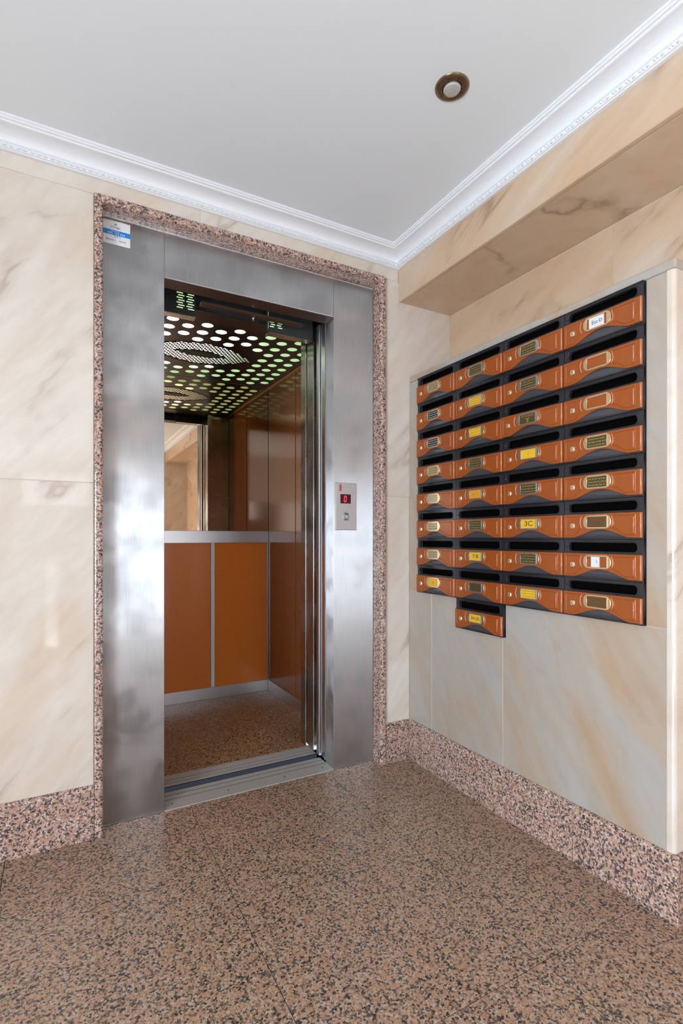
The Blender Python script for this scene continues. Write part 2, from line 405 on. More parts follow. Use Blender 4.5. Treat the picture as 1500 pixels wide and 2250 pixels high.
# left and rear walls with an added side window and entrance, placed for light
WY0, WY1, WZ0, WZ1 = -1.22, 0.12, 0.12, 1.68
bm = bmesh.new()
bx(bm, XL-0.1, XL, YR, WY0, 0, ZC); bx(bm, XL-0.1, XL, WY1, YB+0.1, 0, ZC)
bx(bm, XL-0.1, XL, WY0, WY1, 0, WZ0); bx(bm, XL-0.1, XL, WY0, WY1, WZ1, ZC)
struct(obj('wall_left', bm, 'marble_back'), 'left wall')
wl = struct(empty('window_1'), 'side window')
for y in (WY0, -0.57, WY1-0.04): B('window_frame', XL-0.08, XL-0.03, y, y+0.04, WZ0, WZ1, 'frame_white', wl)
for z in (WZ0, WZ1-0.04): B('window_frame', XL-0.08, XL-0.03, WY0, WY1, z, z+0.04, 'frame_white', wl)
DZ = 1.62  # opening height shaped for the bright band on the steel
bm = bmesh.new()
bx(bm, XL-0.1, -1.4, YR-0.1, YR, 0, ZC); bx(bm, 1.40, XW+0.1, YR-0.1, YR, 0, ZC); bx(bm, -1.4, 1.40, YR-0.1, YR, DZ, ZC)
struct(obj('wall_rear', bm, 'marble_back'), 'rear wall')
dr = struct(empty('door_1'), 'glazed street door')
for x in (-1.4, -0.75, 0.26, 1.35): B('door_frame', x, x+0.05, YR-0.08, YR-0.03, 0, DZ, 'frame_white', dr)
B('door_frame', -1.35, 1.35, YR-0.085, YR-0.025, 0.0, 0.05, 'frame_white', dr)
B('door_panel', -0.70, -0.09, YR-0.07, YR-0.04, 0.05, 1.34, 'wood_door', dr); B('door_panel', 0.01, 0.26, YR-0.07, YR-0.04, 0.05, 1.34, 'wood_door', dr)  # made-up panels that mask the entrance light mirrored in the marble
B('door_panel', -0.09, 0.01, YR-0.07, YR-0.04, 0.80, 1.34, 'wood_door', dr); B('door_panel', -0.70, -0.27, YR-0.07, YR-0.04, 1.34, DZ, 'wood_door', dr)
tag(B('pavement', -6, 6, -12, YR-0.1, -0.10, -0.02, 'paving'), 'pale pavement outside the street door', 'pavement')['kind'] = 'structure'

# ------------------------------------------------------------------ cornices
prof = [(0,0),(0.088,0),(0.088,0.006),(0.082,0.0085),(0.082,0.012),(0.075,0.0135),(0.0735,0.017)]
for i in range(9):
    a = PI/2*i/8
    prof.append((0.022 + 0.048*(1-math.sin(a)), 0.0185 + 0.0265*(1-math.cos(a))))
prof += [(0.022,0.047),(0.016,0.0485),(0.016,0.051),(0.0205,0.0535),(0.0215,0.058),(0.019,0.0635),(0.012,0.0655),(0.012,0.068),(0,0.068)]
def cornice(name, label, f0, f1):
    bm = bmesh.new(); A = [bm.verts.new(f0(a, b)) for a, b in prof]; Bv = [bm.verts.new(f1(a, b)) for a, b in prof]
    n = len(prof); bm.faces.new(A); bm.faces.new(Bv[::-1])
    for i in range(n): bm.faces.new((A[i], A[(i+1) % n], Bv[(i+1) % n], Bv[i]))
    return struct(obj(name, bm, 'cornice'), label)
e = 0.0005
cb = cornice('trim_2', 'white moulded plaster cornice above the lift', lambda a, b: (XL, YB-e-a, ZC-e-b), lambda a, b: (XBM-e-a, YB-e-a, ZC-e-b))
cr = cornice('trim_3', 'white moulded plaster cornice running along the marble beam', lambda a, b: (XBM-e-a, YR, ZC-e-b), lambda a, b: (XBM-e-a, YB-e-a, ZC-e-b))
def ico(bm, loc, sx, sy, sz, ang, ax):
    r = bmesh.ops.create_icosphere(bm, subdivisions=1, radius=1.0)
    mt = Matrix.Translation(loc) @ Matrix.Rotation(ang, 4, ax) @ Matrix.Diagonal((sx, sy, sz, 1))
    bmesh.ops.transform(bm, matrix=mt, verts=r['verts'])
bm = bmesh.new(); k = 0; x = -1.0
while x < XBM-0.03:
    ico(bm, (x, YB-0.0225, ZC-0.0585), 0.0105, 0.0035, 0.0028, 0.45, 'Y'); ico(bm, (x+0.0105, YB-0.022, ZC-0.0585), 0.004, 0.003, 0.0038, 0.5, 'Y'); x += 0.0192
o = obj('relief_band', bm, 'cornice', cb, smooth=True); o['kind'] = 'stuff'
bm = bmesh.new(); y = -1.0
while y < YB-0.03:
    ico(bm, (XBM-0.0225, y, ZC-0.0585), 0.0042, 0.0105, 0.0032, -0.4, 'X'); ico(bm, (XBM-0.0225, y+0.015, ZC-0.0585), 0.0045, 0.0045, 0.0045, 0, 'X'); ico(bm, (XBM-0.0225, y+0.0235, ZC-0.0585), 0.0045, 0.004, 0.0045, 0, 'X'); y += 0.0385
o = obj('relief_band', bm, 'cornice', cr, smooth=True); o['kind'] = 'stuff'

# ------------------------------------------------------------------ granite architrave around the lift (bullnosed) and baseboards
def nose(w, y0=2.051, yf=1.983, inner=1):
    """section (u, y): u=0 at the outer edge, u=w at the inner edge"""
    p = [(0, y0), (0, yf+0.006)] + [(0.006-0.006*math.cos(t), yf+0.006-0.006*math.sin(t)) for t in (0.4, 0.9, PI/2)]
    p += [(w-0.012+0.012*math.sin(t), yf+0.012-0.012*math.cos(t)) for t in (0, 0.4, 0.8, 1.2, PI/2)]
    return p + [(w, y0)]
ar = struct(empty('trim_4'), 'speckled pink granite architrave framing the lift')
NW = 0.029
def sweep(bm, secA, secB):
    A = [bm.verts.new(p) for p in secA]; Bq = [bm.verts.new(p) for p in secB]; n = len(A)
    bm.faces.new(A); bm.faces.new(Bq[::-1])
    for i in range(n): bm.faces.new((A[i], A[(i+1) % n], Bq[(i+1) % n], Bq[i]))
sec = nose(NW)
bm = bmesh.new(); sweep(bm, [(FX0+u, y, 0.0) for u, y in sec], [(FX0+u, y, FZ-u) for u, y in sec]); obj('jamb', bm, 'granite_trim', ar, smooth=False)
bm = bmesh.new(); sweep(bm, [(FX1-u, y, 0.0) for u, y in sec], [(FX1-u, y, FZ-u) for u, y in sec]); obj('jamb', bm, 'granite_trim', ar)
bm = bmesh.new(); sweep(bm, [(FX0+u, y, FZ-u) for u, y in sec], [(FX1-u, y, FZ-u) for u, y in sec]); obj('lintel', bm, 'granite_trim', ar)

ZB = 0.183
def base_sec(h=ZB, t=0.015):
    return [(0, 0), (t, 0), (t, h-0.012), (t-0.003, h-0.005), (t-0.008, h-0.001), (t-0.011, h), (0, h)]
def base_run(name, label, f, cuts):
    e0 = struct(empty(name), label)
    for a, b in cuts:
        A_ = a if callable(a) else (lambda u, a=a: a); B_ = b if callable(b) else (lambda u, b=b: b)
        bm = bmesh.new(); sweep(bm, [f(A_(u), u, h) for u, h in base_sec()], [f(B_(u), u, h) for u, h in base_sec()])
        obj('granite_plinth', bm, 'granite_trim', e0)
    return e0
base_run('baseboard_back', 'speckled pink granite baseboard along the back wall', lambda s, u, h: (s, YB-0.0005-u, h),
         [(FX1+0.001, XP-0.016), (-0.75, FX0-0.001), (XL, -0.752)])
base_run('baseboard_right', 'speckled pink granite baseboard under the mailbox wall', lambda s, u, h: (XP-0.0005-u, s, h),
         [(YB-0.016, 1.10), (1.0985, lambda u: YP-0.0005-u)])
base_run('baseboard_front', 'granite baseboard returning round the pier end', lambda s, u, h: (s, YP-0.0005-u, h), [(lambda u: XP-0.0005-u, XW-0.001)])

# ------------------------------------------------------------------ mailbox pier
MBW, MBH = 0.2636, 0.1237
MY0, MZ0 = 1.924, 1.785
MY4 = MY0 - 4*MBW; MZ8 = MZ0 - 8*MBH
pier = struct(B('wall_pier', XP+0.045, XW-0.001, YP+0.021, YB-0.001, 0, 1.78, 'grout_dark'), 'marble clad pier holding the mailboxes')
def slabP(name, y0, y1, z0, z1, mat='marble_low', b=0.0010):
    return B(name, XP, XP+0.0445, y0+J*0.8, y1-J*0.8, z0+J*0.8, z1-J*0.8, mat, pier, b)
YE = 0.812
slabP('marble_slab', MY0, YB-0.0006, MZ8, MZ0)
slabP('marble_slab', YE, MY4, MZ8, MZ0)
slabP('marble_slab', 1.833, YB-0.0006, 0.0, MZ8)
ny0, ny1, nz = MY0-2*MBW, MY0-MBW, MZ8-MBH
bm = bmesh.new()
prism(bm, [(1.411+J, J), (1.833-J, J), (1.833-J, MZ8-J), (ny1+J, MZ8-J), (ny1+J, nz-J), (1.411+J, nz-J)], XP, XP+0.0445, 'X')
obj('marble_slab', bm, 'marble_low', pier, 0.001)
bm = bmesh.new()
prism(bm, [(YE+J, J), (1.411-J, J), (1.411-J, nz-J), (ny0-J, nz-J), (ny0-J, MZ8-J), (YE+J, MZ8-J)], XP, XP+0.0445, 'X')
obj('marble_slab', bm, 'marble_low', pier, 0.001)
for y in (1.833, 1.411): B('grout_line', XP+0.0009, XP+0.006, y-0.0012, y+0.0012, 0.0, (MZ8 if y > 1.5 else nz)-0.001, 'grout', pier)
for a, b in ((YE, MY4), (MY0, YB-0.001)): B('grout_line', XP+0.0009, XP+0.006, a, b, MZ8-0.0012, MZ8+0.0012, 'grout', pier)
B('grout_line', XP+0.0009, XP+0.006, YE-0.0012, YE+0.0006, 0.0, MZ0, 'grout', pier)
# cap stone (front edge bullnosed) and end slab
bm = bmesh.new(); bx(bm, XP-0.001, XW-0.001, YP-0.002, YB-0.001, MZ0+0.001, 1.815)
obj('cap_stone', bm, 'marble_low', pier, 0.006, 3)
bm = bmesh.new(); bx(bm, XP-0.0005, XW-0.001, YP, YE-0.0008, 0.0, MZ0)
finish(bm)
es = [ed for ed in bm.edges if abs(ed.verts[0].co.y-YP) < 1e-5 and abs(ed.verts[1].co.y-YP) < 1e-5 and abs(ed.verts[0].co.x-ed.verts[1].co.x) < 1e-5 and ed.verts[0].co.x < XP+0.01]
bmesh.ops.bevel(bm, geom=es, offset=0.012, segments=5, affect='EDGES', profile=0.5)
link('end_slab', mesh('end_slab', bm, 'marble_back'), pier)

# ------------------------------------------------------------------ mailboxes
w, h = MBW-0.0022, MBH-0.0016
def UV(u, v, y=0): return (u*w, y, (1-v)*h)          # v counted downwards
def mb_body():
    outer = [(0, 0), (w, 0), (w, h), (0, h)]
    slot = rrect(0.062*w, 0.928*w, (1-0.300)*h, (1-0.075)*h, 0.0115, 5)
    me = plate2d('body', [outer, slot], 0.012, 'black'); me.transform(TOXZ)
    bm = bmesh.new(); bm.from_mesh(me)
    # raised rim round the slot, ledge and side rib
    rim = rrect(0.050*w, 0.940*w, (1-0.318)*h, (1-0.058)*h, 0.0130, 5)
    tube(bm, [(p[0], -0.0065, p[1]) for p in rim], 0.0011, 6, True)
    bx(bm, 0.0, w, -0.0105, -0.006, 0.0, 0.030*h); bx(bm, 0.0, w, -0.009, -0.006, 0.975*h, h)
    bx(bm, 0.0, w, -0.009, -0.006, (1-0.345)*h, (1-0.33)*h)
    lathe(bm, [(0.0026, -0.006), (0.0022, -0.0085), (0.0008, -0.0095)], 10, 'Y', (0.028*w, 0, (1-0.19)*h))
    bmesh.ops.recalc_face_normals(bm, faces=bm.faces)
    out = mesh('body', bm, 'black'); bpy.data.meshes.remove(me); return out
def mb_inner():
    bm = bmesh.new(); bx(bm, 0.002, w-0.002, 0.022, 0.040, 0.002, h-0.002); finish(bm); return mesh('inner_box', bm, 'void')
def archv(u): 
    t = (u-0.5)/0.35
    return 0.965 if abs(t) >= 1 else 0.965 - 0.205*(math.cos(PI*t/2)**1.35)
DT = 0.0075
def mb_door():
    top = 0.355
    pts = [(0.004, top), (0.996, top), (0.996, 0.965)]
    us = [0.85 - 0.70*i/20 for i in range(21)]
    pts += [(u, archv(u)) for u in us] + [(0.004, 0.965)]
    bm = bmesh.new(); prism(bm, [(u*w, (1-v)*h) for u, v in pts], -0.0068-DT, -0.0068, 'Y')
    finish(bm, 0.0010)
    yf = -0.0068-DT
    def poly(p, r=0.0018, closed=True): tube(bm, [UV(u, v, yf-0.0001) for u, v in p], r, 5, closed, 1.0)
    # left panel, curved right side
    poly([(0.05, 0.42), (0.235, 0.42)] + [(0.252-0.018*math.sin(PI*t), 0.44+0.28*t) for t in (0, .2, .4, .6, .8, 1)] + [(0.215, 0.80), (0.165, 0.905), (0.05, 0.905)])
    # right panel, curved left side
    poly([(0.925, 0.42), (0.655, 0.42)] + [(0.658+0.02*math.sin(PI*t), 0.44+0.28*t) for t in (0, .2, .4, .6, .8, 1)] + [(0.72, 0.76), (0.80, 0.89), (0.925, 0.89)])
    bmesh.ops.recalc_face_normals(bm, faces=bm.faces)
    return mesh('door', bm, 'copper')
def mb_ridges():
    yf = -0.0068-DT-0.0008; out = []
    for pts, r in (([UV(0.905, 0.46, yf), UV(0.905, 0.85, yf)], 0.0021),
                   ([UV(0.646+0.02*math.sin(PI*t), 0.42+0.30*t, yf) for t in (0, .2, .4, .6, .8, 1)], 0.0017),
                   ([UV(0.262-0.02*math.sin(PI*t), 0.42+0.30*t, yf) for t in (0, .2, .4, .6, .8, 1)], 0.0017),
                   ([UV(0.046, 0.46, yf), UV(0.046, 0.87, yf)], 0.0015), ([UV(0.984, 0.375, yf+0.0006), UV(0.984, 0.955, yf+0.0006)], 0.0028)):  # last roll paints the bright glint down the door's right edge
        bm = bmesh.new(); tube(bm, pts, r, 6, False, 0.7); finish(bm, smooth=True); out.append(mesh('molding', bm, 'copper_hi'))
    return out
def mb_flap():
    bm = bmesh.new()
    pts = [(0.10, 0.72), (0.90, 0.72), (0.90, 0.968), (0.10, 0.968)]
    n = 8
    for i in range(n):       # slightly bellied smoked flap
        a, b = i/n, (i+1)/n
        ya, yb = -0.0062-0.004*math.sin(PI*a), -0.0062-0.004*math.sin(PI*b)
        va, vb = 0.72+0.248*a, 0.72+0.248*b
        q = [bm.verts.new(UV(0.12, va, ya)), bm.verts.new(UV(0.88, va, ya)), bm.verts.new(UV(0.88, vb, yb)), bm.verts.new(UV(0.12, vb, yb))]
        bm.faces.new(q)
    bmesh.ops.remove_doubles(bm, verts=bm.verts, dist=1e-6)
    bmesh.ops.recalc_face_normals(bm, faces=bm.faces)
    for f in bm.faces: f.smooth = True
    return mesh('flap', bm, 'flap')
HU0, HU1, HV0, HV1 = 0.292, 0.642, 0.395, 0.735
def mb_holder(mat):
    x0, x1, z0, z1 = HU0*w, HU1*w, (1-HV1)*h, (1-HV0)*h
    o = rrect(x0, x1, z0, z1, (z1-z0)*0.42, 6)
    i = [(x0+0.0115, z0+0.0042), (x1-0.0115, z0+0.0042), (x1-0.0115, z1-0.0042), (x0+0.0115, z1-0.0042)]
    me = plate2d('name_holder', [o, i], 0.0012, mat, 0.0007); me.transform(TOXZ)
    me.transform(Matrix.Translation((0, -0.0068-DT-0.0016, 0)))
    bm = bmesh.new(); bm.from_mesh(me); bpy.data.meshes.remove(me)
    yf = -0.0068-DT-0.003
    for xx in (x0+0.0058, x1-0.0058): lathe(bm, [(0.0014, yf+0.001), (0.0011, yf-0.0006)], 8, 'Y', (xx, 0, (z0+z1)/2))
    bx(bm, x1-0.0135, x1-0.0105, yf-0.0004, yf+0.001, z0+0.0045, z1-0.0045)
    return mesh('name_holder', bm, mat)
def mb_card(mat, f0=0.0, f1=1.0):
    x0, x1, z0, z1 = HU0*w+0.0117, HU1*w-0.0117, (1-HV1)*h+0.0044, (1-HV0)*h-0.0044
    L = x1-x0
    bm = bmesh.new(); bx(bm, x0+L*f0, x0+L*f1, -0.0068-DT-0.0011, -0.0068-DT-0.0003, z0, z1); finish(bm)
    return mesh('name_card', bm, mat)
CX, CZ = (HU0+HU1)/2*w, (1-(HV0+HV1)/2)*h
YT = -0.0068-DT-0.0013
def lines_mesh(mat, seed):
    rnd = random.Random(seed); bm = bmesh.new()
    for k in range(3):
        z = CZ + 0.0095 - k*0.0095; x = CX-0.029
        while x < CX+0.027:
            L = rnd.uniform(0.004, 0.011); bx(bm, x, min(x+L, CX+0.030), YT-0.0002, YT, z-0.0012, z+0.0012); x += L+rnd.uniform(0.0015, 0.004)
    finish(bm); return mesh('lettering', bm, mat)
def crest_mesh():
    bm = bmesh.new()
    prism(bm, [(CX-0.012, CZ+0.004), (CX-0.004, CZ-0.002), (CX-0.003, CZ-0.009), (CX-0.007, CZ-0.013), (CX+0.007, CZ-0.013), (CX+0.003, CZ-0.009), (CX+0.004, CZ-0.002), (CX+0.013, CZ+0.005), (CX, CZ+0.001)], YT-0.0003, YT, 'Y')
    for z in (0.0085, 0.0125): bx(bm, CX-0.028, CX+0.026, YT-0.0002, YT, CZ+z-0.001, CZ+z+0.0008)
    finish(bm); return mesh('lettering', bm, 'gold')
def mb_text(body, size, mat, sx=1.0, shear=0.0):
    me = text_mesh('lettering', body, size, mat, 0.0003, sx, shear); me.transform(Matrix.Translation((CX, YT-0.0002, CZ))); return me
def mb_lock():
    yf = -0.0068-DT; cx, cz = 0.142*w, (1-0.655)*h; bm = bmesh.new()
    prism(bm, [(cx+a, cz+b) for a, b in rrect(-0.0078, 0.0078, -0.0078, 0.0078, 0.0045, 4)], yf-0.0045, yf-0.0001, 'Y')
    finish(bm, 0.0012)
    lathe(bm, [(0.0048, yf-0.0044), (0.0044, yf-0.0062)], 14, 'Y', (cx, 0, cz))
    bmesh.ops.recalc_face_normals(bm, faces=bm.faces)
    return mesh('lock', bm, 'lock')
def mb_key():
    yf = -0.0068-DT-0.0062; cx, cz = 0.142*w, (1-0.655)*h; bm = bmesh.new()
    bx(bm, cx-0.0007, cx+0.0007, yf-0.0003, yf+0.0002, cz-0.0028, cz+0.0028); finish(bm); return mesh('keyhole', bm, 'void')
ME = dict(body=mb_body(), inner=mb_inner(), door=mb_door(), ridge=mb_ridges(), flap=mb_flap(), hb=mb_holder('brass'), hn=mb_holder('nickel'), lock=mb_lock(), key=mb_key())
ME['hb'].name = 'name_holder'; 
CARD = {k: mb_card(k) for k in ('plate_dark', 'plate_black', 'plate_brown', 'plate_pale', 'card_yellow', 'card_orange', 'card_white')}
# card per box: (card material, lettering, words for the label)
G = 'gold_line'
content = {
 (0,0): ('plate_pale', ('L', 'plate_dark', 1), 'gold name plate with lines of dark print'),
 (0,1): ('plate_black', ('L', 'silver_line', 2), 'dark name plate with silvery print'),
 (0,2): ('plate_black', ('L', 'silver_line', 3), 'black name plate with white print'),
 (0,3): ('plate_pale', ('L', 'plate_dark', 4), 'gold name plate with a worn pale patch'),
 (0,4): ('plate_pale', None, 'blank pale brass name plate'),
 (0,5): ('plate_pale', ('L', 'plate_dark', 5), 'pale name plate with lines of fine print'),
 (0,6): ('plate_pale', ('L', 'plate_dark', 6), 'pale greenish name plate with lines of fine print'),
 (0,7): ('card_yellow', ('T', 'ab', 0.013, 'ink_faint', 1.2), 'pale yellow name plate'),
 (1,0): ('plate_dark', ('L', G, 7), 'dark engraved name plate'),
 (1,1): ('card_yellow', ('L', 'ink_faint', 8), 'yellow card with faint print'),
 (1,2): ('card_yellow', ('L', 'ink_faint', 9), 'yellow card with faint print'),
 (1,3): ('plate_dark', ('L', G, 10), 'dark engraved name plate'),
 (1,4): ('card_orange', ('T', '8 1', 0.020, 'ink_faint', 1.2), 'orange yellow card with worn writing'),
 (1,5): ('plate_dark', ('L', G, 11), 'dark engraved name plate'),
 (1,6): ('card_yellow', ('T', '7·B', 0.021, 'ink', 1.2), 'yellow card reading 7 B'),
 (1,7): ('plate_dark', ('L', 'plate_brown', 12), 'dark name plate with no readable print'),
 (1,8): ('card_yellow', ('T', 'BA JO', 0.016, 'ink', 1.15), 'yellow card lettered in black'),
 (2,0): ('plate_dark', ('L', G, 13), 'dark engraved name plate'),
 (2,1): ('plate_dark', ('L', G, 14), 'dark engraved name plate with gold lines'),
 (2,2): ('plate_dark', ('C',), 'gold emblem on dark plate, door ajar'),
 (2,3): ('card_yellow', ('T', '·/·', 0.016, 'ink_faint', 1.0), 'plain bright yellow card'),
 (2,4): ('plate_dark', ('L', G, 15), 'dark engraved name plate with gold lines'),
 (2,5): ('card_yellow', ('T', '3C', 0.026, 'ink', 1.15), 'yellow card handwritten 3C'),
 (2,6): ('plate_dark', ('L', G, 16), 'dark engraved name plate with gold lines'),
 (2,7): ('card_yellow', ('L', 'ink_faint', 17), 'yellow card with faint print'),
 (3,0): ('card_white', ('T', 'Esc·D', 0.0155, 'ink', 1.0), 'white card handwritten Esc D'),
 (3,1): (None, None, 'empty brass name holder'),
 (3,2): (None, None, 'empty brass name holder'),
 (3,3): ('plate_dark', ('L', G, 18), 'dark engraved name plate with gold lines'),
 (3,4): ('plate_dark', ('L', G, 19), 'dark engraved name plate with gold lines'),
 (3,5): ('plate_brown', ('T', '~x', 0.018, 'plate_dark', 1.3), 'dull brown name plate'),
 (3,6): ('white_bit', ('T', 'l·', 0.014, 'blue_ink', 1.0), 'small square white card and a dull steel lock'),
 (3,7): ('plate_brown', None, 'plain orange brown name plate'),
}
CARD['card_white'] = mb_card('card_white', 0.10, 0.84)
ME['white_bit'] = mb_card('card_white', 0.20, 0.62)
colw = ['first column, next to the lift wall', 'second column from the lift wall', 'third column from the lift wall', 'last column, farthest from the lift wall']
roww = ['top row', 'second row down', 'third row down', 'fourth row down', 'fifth row down', 'sixth row down', 'seventh row down', 'eighth row down', 'hanging alone below the others']
def mailbox(c, r, loc):
    mat, let, words = content[(c, r)]
    pos = roww[r] if r == 8 else roww[r] + ', ' + ('first', 'second', 'third', 'last')[c] + ' column from the lift'
    if r == 8: lab = 'copper fronted mailbox hanging alone below the others, ' + words
    else: lab = 'copper fronted mailbox, ' + words + ', ' + pos
    if len(lab.split()) > 16: lab = 'mailbox, ' + words + ', ' + pos
    if len(lab.split()) > 16: lab = 'mailbox, ' + words + ', ' + pos.replace(' from the lift', '').replace(' down', '')
    t = thing('mailbox', lab, 'mailbox', loc, -PI/2, 'copper fronted mailboxes on the marble pier')
    link('body', ME['body'], t); link('inner_box', ME['inner'], t)
    link('flap', ME['flap'], t)
    d = link('door', ME['door'], t)
    for rm in ME['ridge']: link('molding', rm, d)
    lk = link('lock', ME['lock'], t); link('keyhole', ME['key'], lk)
    nh = link('name_holder', ME['hb'] if c in (0, 3) else ME['hn'], t)  # middle columns carry the silvery reflection as a colour
    if mat:
        link('name_card', ME['white_bit'] if mat == 'white_bit' else CARD[mat], nh)
    if let:
        if let[0] == 'L': me = lines_mesh(let[1], let[2])
        elif let[0] == 'C': me = crest_mesh()
        else: me = mb_text(let[1], let[2], let[3], let[4])
        link('lettering', me, nh)
    if (c, r) == (2, 2):       # door standing slightly ajar, hinged on its far side
        piv = Matrix.Translation((w, -0.007, 0)) @ Matrix.Rotation(math.radians(2.2), 4, 'Z') @ Matrix.Translation((-w, 0.007, 0))
        for o in (d, lk, nh): o.matrix_local = piv
    return t
for c in range(4):
    for r in range(9 if c == 1 else 8):
        mailbox(c, r, (XP-0.003, MY0 - c*MBW - 0.0011, MZ0 - (r+1)*MBH + 0.0008))

# ------------------------------------------------------------------ steel landing frame of the lift
YS = 2.052
LF = thing('elevator_door_frame', 'brushed stainless steel lift landing frame with sill, set in a granite architrave', 'elevator frame', (0.726, YS, 0))
def LB(name, x0, x1, y0, y1, z0, z1, mat, par=LF, b=0.0, seg=1):
    return B(name, x0-0.726, x1-0.726, y0-YS, y1-YS, z0, z1, mat, par, b, seg)
LB('side_panel', FX0+NW+0.0005, OP[0], YS, YS+0.080, 0.001, 2.2235, 'steel', b=0.0012)
LB('side_panel', OP[1], FX1-NW-0.0005, YS, YS+0.080, 0.001, 2.2235, 'steel', b=0.0012)
LB('header_panel', OP[0]+0.0008, OP[1]-0.0008, YS, YS+0.075, OP[2], 2.2235, 'steel', b=0.0012)
LB('edge_trim', FX0+NW+0.001, FX1-NW-0.001, YS-0.003, YS-0.0002, 2.2160, 2.2235, 'steel_edge')
LB('edge_trim', OP[0]+0.002, OP[1]-0.002, YS-0.0012, YS-0.0002, OP[2]+0.0004, OP[2]+0.003, 'steel_edge')
LB('header_soffit', OP[0]+0.001, OP[1]-0.001, YS+0.0012, YS+0.078, OP[2]-0.0022, OP[2]-0.0002, 'dark_brown')
# landing door leaves slid open to the right: only their leading edges show
def leaf(y0, y1, x, z1, name='door_leaf', mat='steel_edge'):
    o = LB(name, x, 1.40, y0, y1, 0.012, z1, mat, b=0.002, seg=2); return o
leaf(2.146, 2.187, 1.096, 2.06)
LB('guide_strip', 1.090, 1.0955, 2.134, 2.143, 0.012, 2.04, 'steel_edge')
leaf(2.194, 2.220, 1.088, 2.06, mat='alu')
# sill of the landing, ribbed
bm = bmesh.new()
sx0, sx1 = OP[0]+0.0005, OP[1]-0.0005
def rib(bm, y0, y1, z=0.003): bx(bm, sx0-0.726, sx1-0.726, y0-YS, y1-YS, -0.02, z)
rib(bm, 2.051, 2.056, 0.0035)
y = 2.0565
while y < 2.128: rib(bm, y, y+0.0032, 0.0028); y += 0.0045
for a, b in ((2.1335, 2.1375), (2.1395, 2.1435), (2.1455, 2.1495), (2.1515, 2.1555), (2.1575, 2.1625)): rib(bm, a, b)
for a, b in ((2.1695, 2.1735), (2.1755, 2.1795), (2.1815, 2.1855), (2.1875, 2.1935)): rib(bm, a, b)
obj('landing_sill', bm, 'alu_sill', LF)
LB('sill_base', sx0, sx1, 2.0565, 2.1275, -0.015, 0.0018, 'groove_grey'); LB('sill_base', sx0, sx1, 2.1342, 2.1620, -0.015, 0.0018, 'groove_grey'); LB('sill_base', sx0, sx1, 2.1700, 2.1930, -0.015, 0.0018, 'groove_grey')
LB('sill_groove', sx0, sx1, 2.1280, 2.1335, -0.015, 0.0012, 'void'); LB('sill_groove', sx0, sx1, 2.1628, 2.1693, -0.015, 0.0012, 'void')  # black strips painting the shade down in the tracks
for x in (0.395, 0.62, 0.87, 1.055):
    bm = bmesh.new(); lathe(bm, [(0.0038, 0.0025), (0.0034, 0.0040), (0.001, 0.0034)], 10, 'Z', (x-0.726, 2.092-YS, 0)); obj('screw', bm, 'dark_grey', LF)

# ------------------------------------------------------------------ lift car
X0, X1, YK, ZT = 0.13, 1.270, 3.34, 2.07
CAR = thing('elevator_car', 'open lift car with orange laminate walls, bronze mirror and perforated lit ceiling', 'elevator', (0.70, 2.84, 0))
def CB(name, x0, x1, y0, y1, z0, z1, mat, par=CAR, b=0.0):
    return B(name, x0-0.70, x1-0.70, y0-2.84, y1-2.84, z0, z1, mat, par, b)
CB('car_floor', X0, X1, 2.350, YK, -0.03, 0.0, 'granite_cab')
# car sill with grooves
bm = bmesh.new()
def crib(y0, y1, z=0.002): bx(bm, 0.30-0.70, 1.10-0.70, y0-2.84, y1-2.84, -0.02, z)
y = 2.256
for a, b in ((2.250, 2.272), (2.278, 2.2805), (2.282, 2.2855), (2.287, 2.2905), (2.292, 2.300), (2.306, 2.3095), (2.311, 2.3145), (2.316, 2.3195), (2.321, 2.3245), (2.326, 2.3295), (2.331, 2.349)): crib(a, b)
bx(bm, 0.30-0.70, 1.10-0.70, 2.2505-2.84, 2.349-2.84, -0.03, -0.008)
obj('car_sill', bm, 'alu_sill', CAR)
CB('sill_groove', 0.30, 1.10, 2.2725, 2.2775, -0.008, 0.0004, 'void'); CB('sill_groove', 0.30, 1.10, 2.3005, 2.3055, -0.008, 0.0004, 'void')  # black strips stand for the shade in the car sill tracks
CB('sill_base', 0.30, 1.10, 2.2782, 2.2995, -0.008, 0.0010, 'groove_grey'); CB('sill_base', 0.30, 1.10, 2.3062, 2.3310, -0.008, 0.0010, 'groove_grey')
CB('sill_edge', 0.30, 1.10, 2.242, 2.2495, -0.03, 0.0, 'blue_rail')  # dark face paints the shade of the gap between the sills
# walls
CB('side_wall', X1+0.004, X1+0.03, 2.41, YK+0.03, 0.0, ZT+0.12, 'dark_grey')
CB('side_wall', X0-0.03, X0-0.004, 2.41, YK+0.03, 0.0, ZT+0.12, 'dark_grey')
CB('rear_wall', X0, X1, YK+0.008, YK+0.03, 0.0, ZT+0.12, 'dark_grey')
CB('skirting', X0, X1-0.0045, YK-0.004, YK+0.007, 0.0, 0.074, 'alu', b=0.001)
CB('skirting', X1-0.004, X1+0.0035, 2.42, YK+0.0065, 0.0, 0.074, 'alu', b=0.001)
ZM0, ZM1 = 1.012, 1.090
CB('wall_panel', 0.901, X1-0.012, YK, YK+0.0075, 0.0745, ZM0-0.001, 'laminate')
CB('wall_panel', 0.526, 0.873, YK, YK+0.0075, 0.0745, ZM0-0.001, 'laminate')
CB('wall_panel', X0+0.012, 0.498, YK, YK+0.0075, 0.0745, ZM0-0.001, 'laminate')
for a, b in ((0.875, 0.899), (0.500, 0.524)): CB('joint_strip', a, b, YK-0.003, YK+0.0075, 0.0745, ZM0-0.001, 'white_strip', b=0.001)
CB('joint_strip', X1-0.0115, X1-0.0015, YK-0.006, YK+0.0075, 0.0745, ZM0-0.001, 'alu', b=0.001)
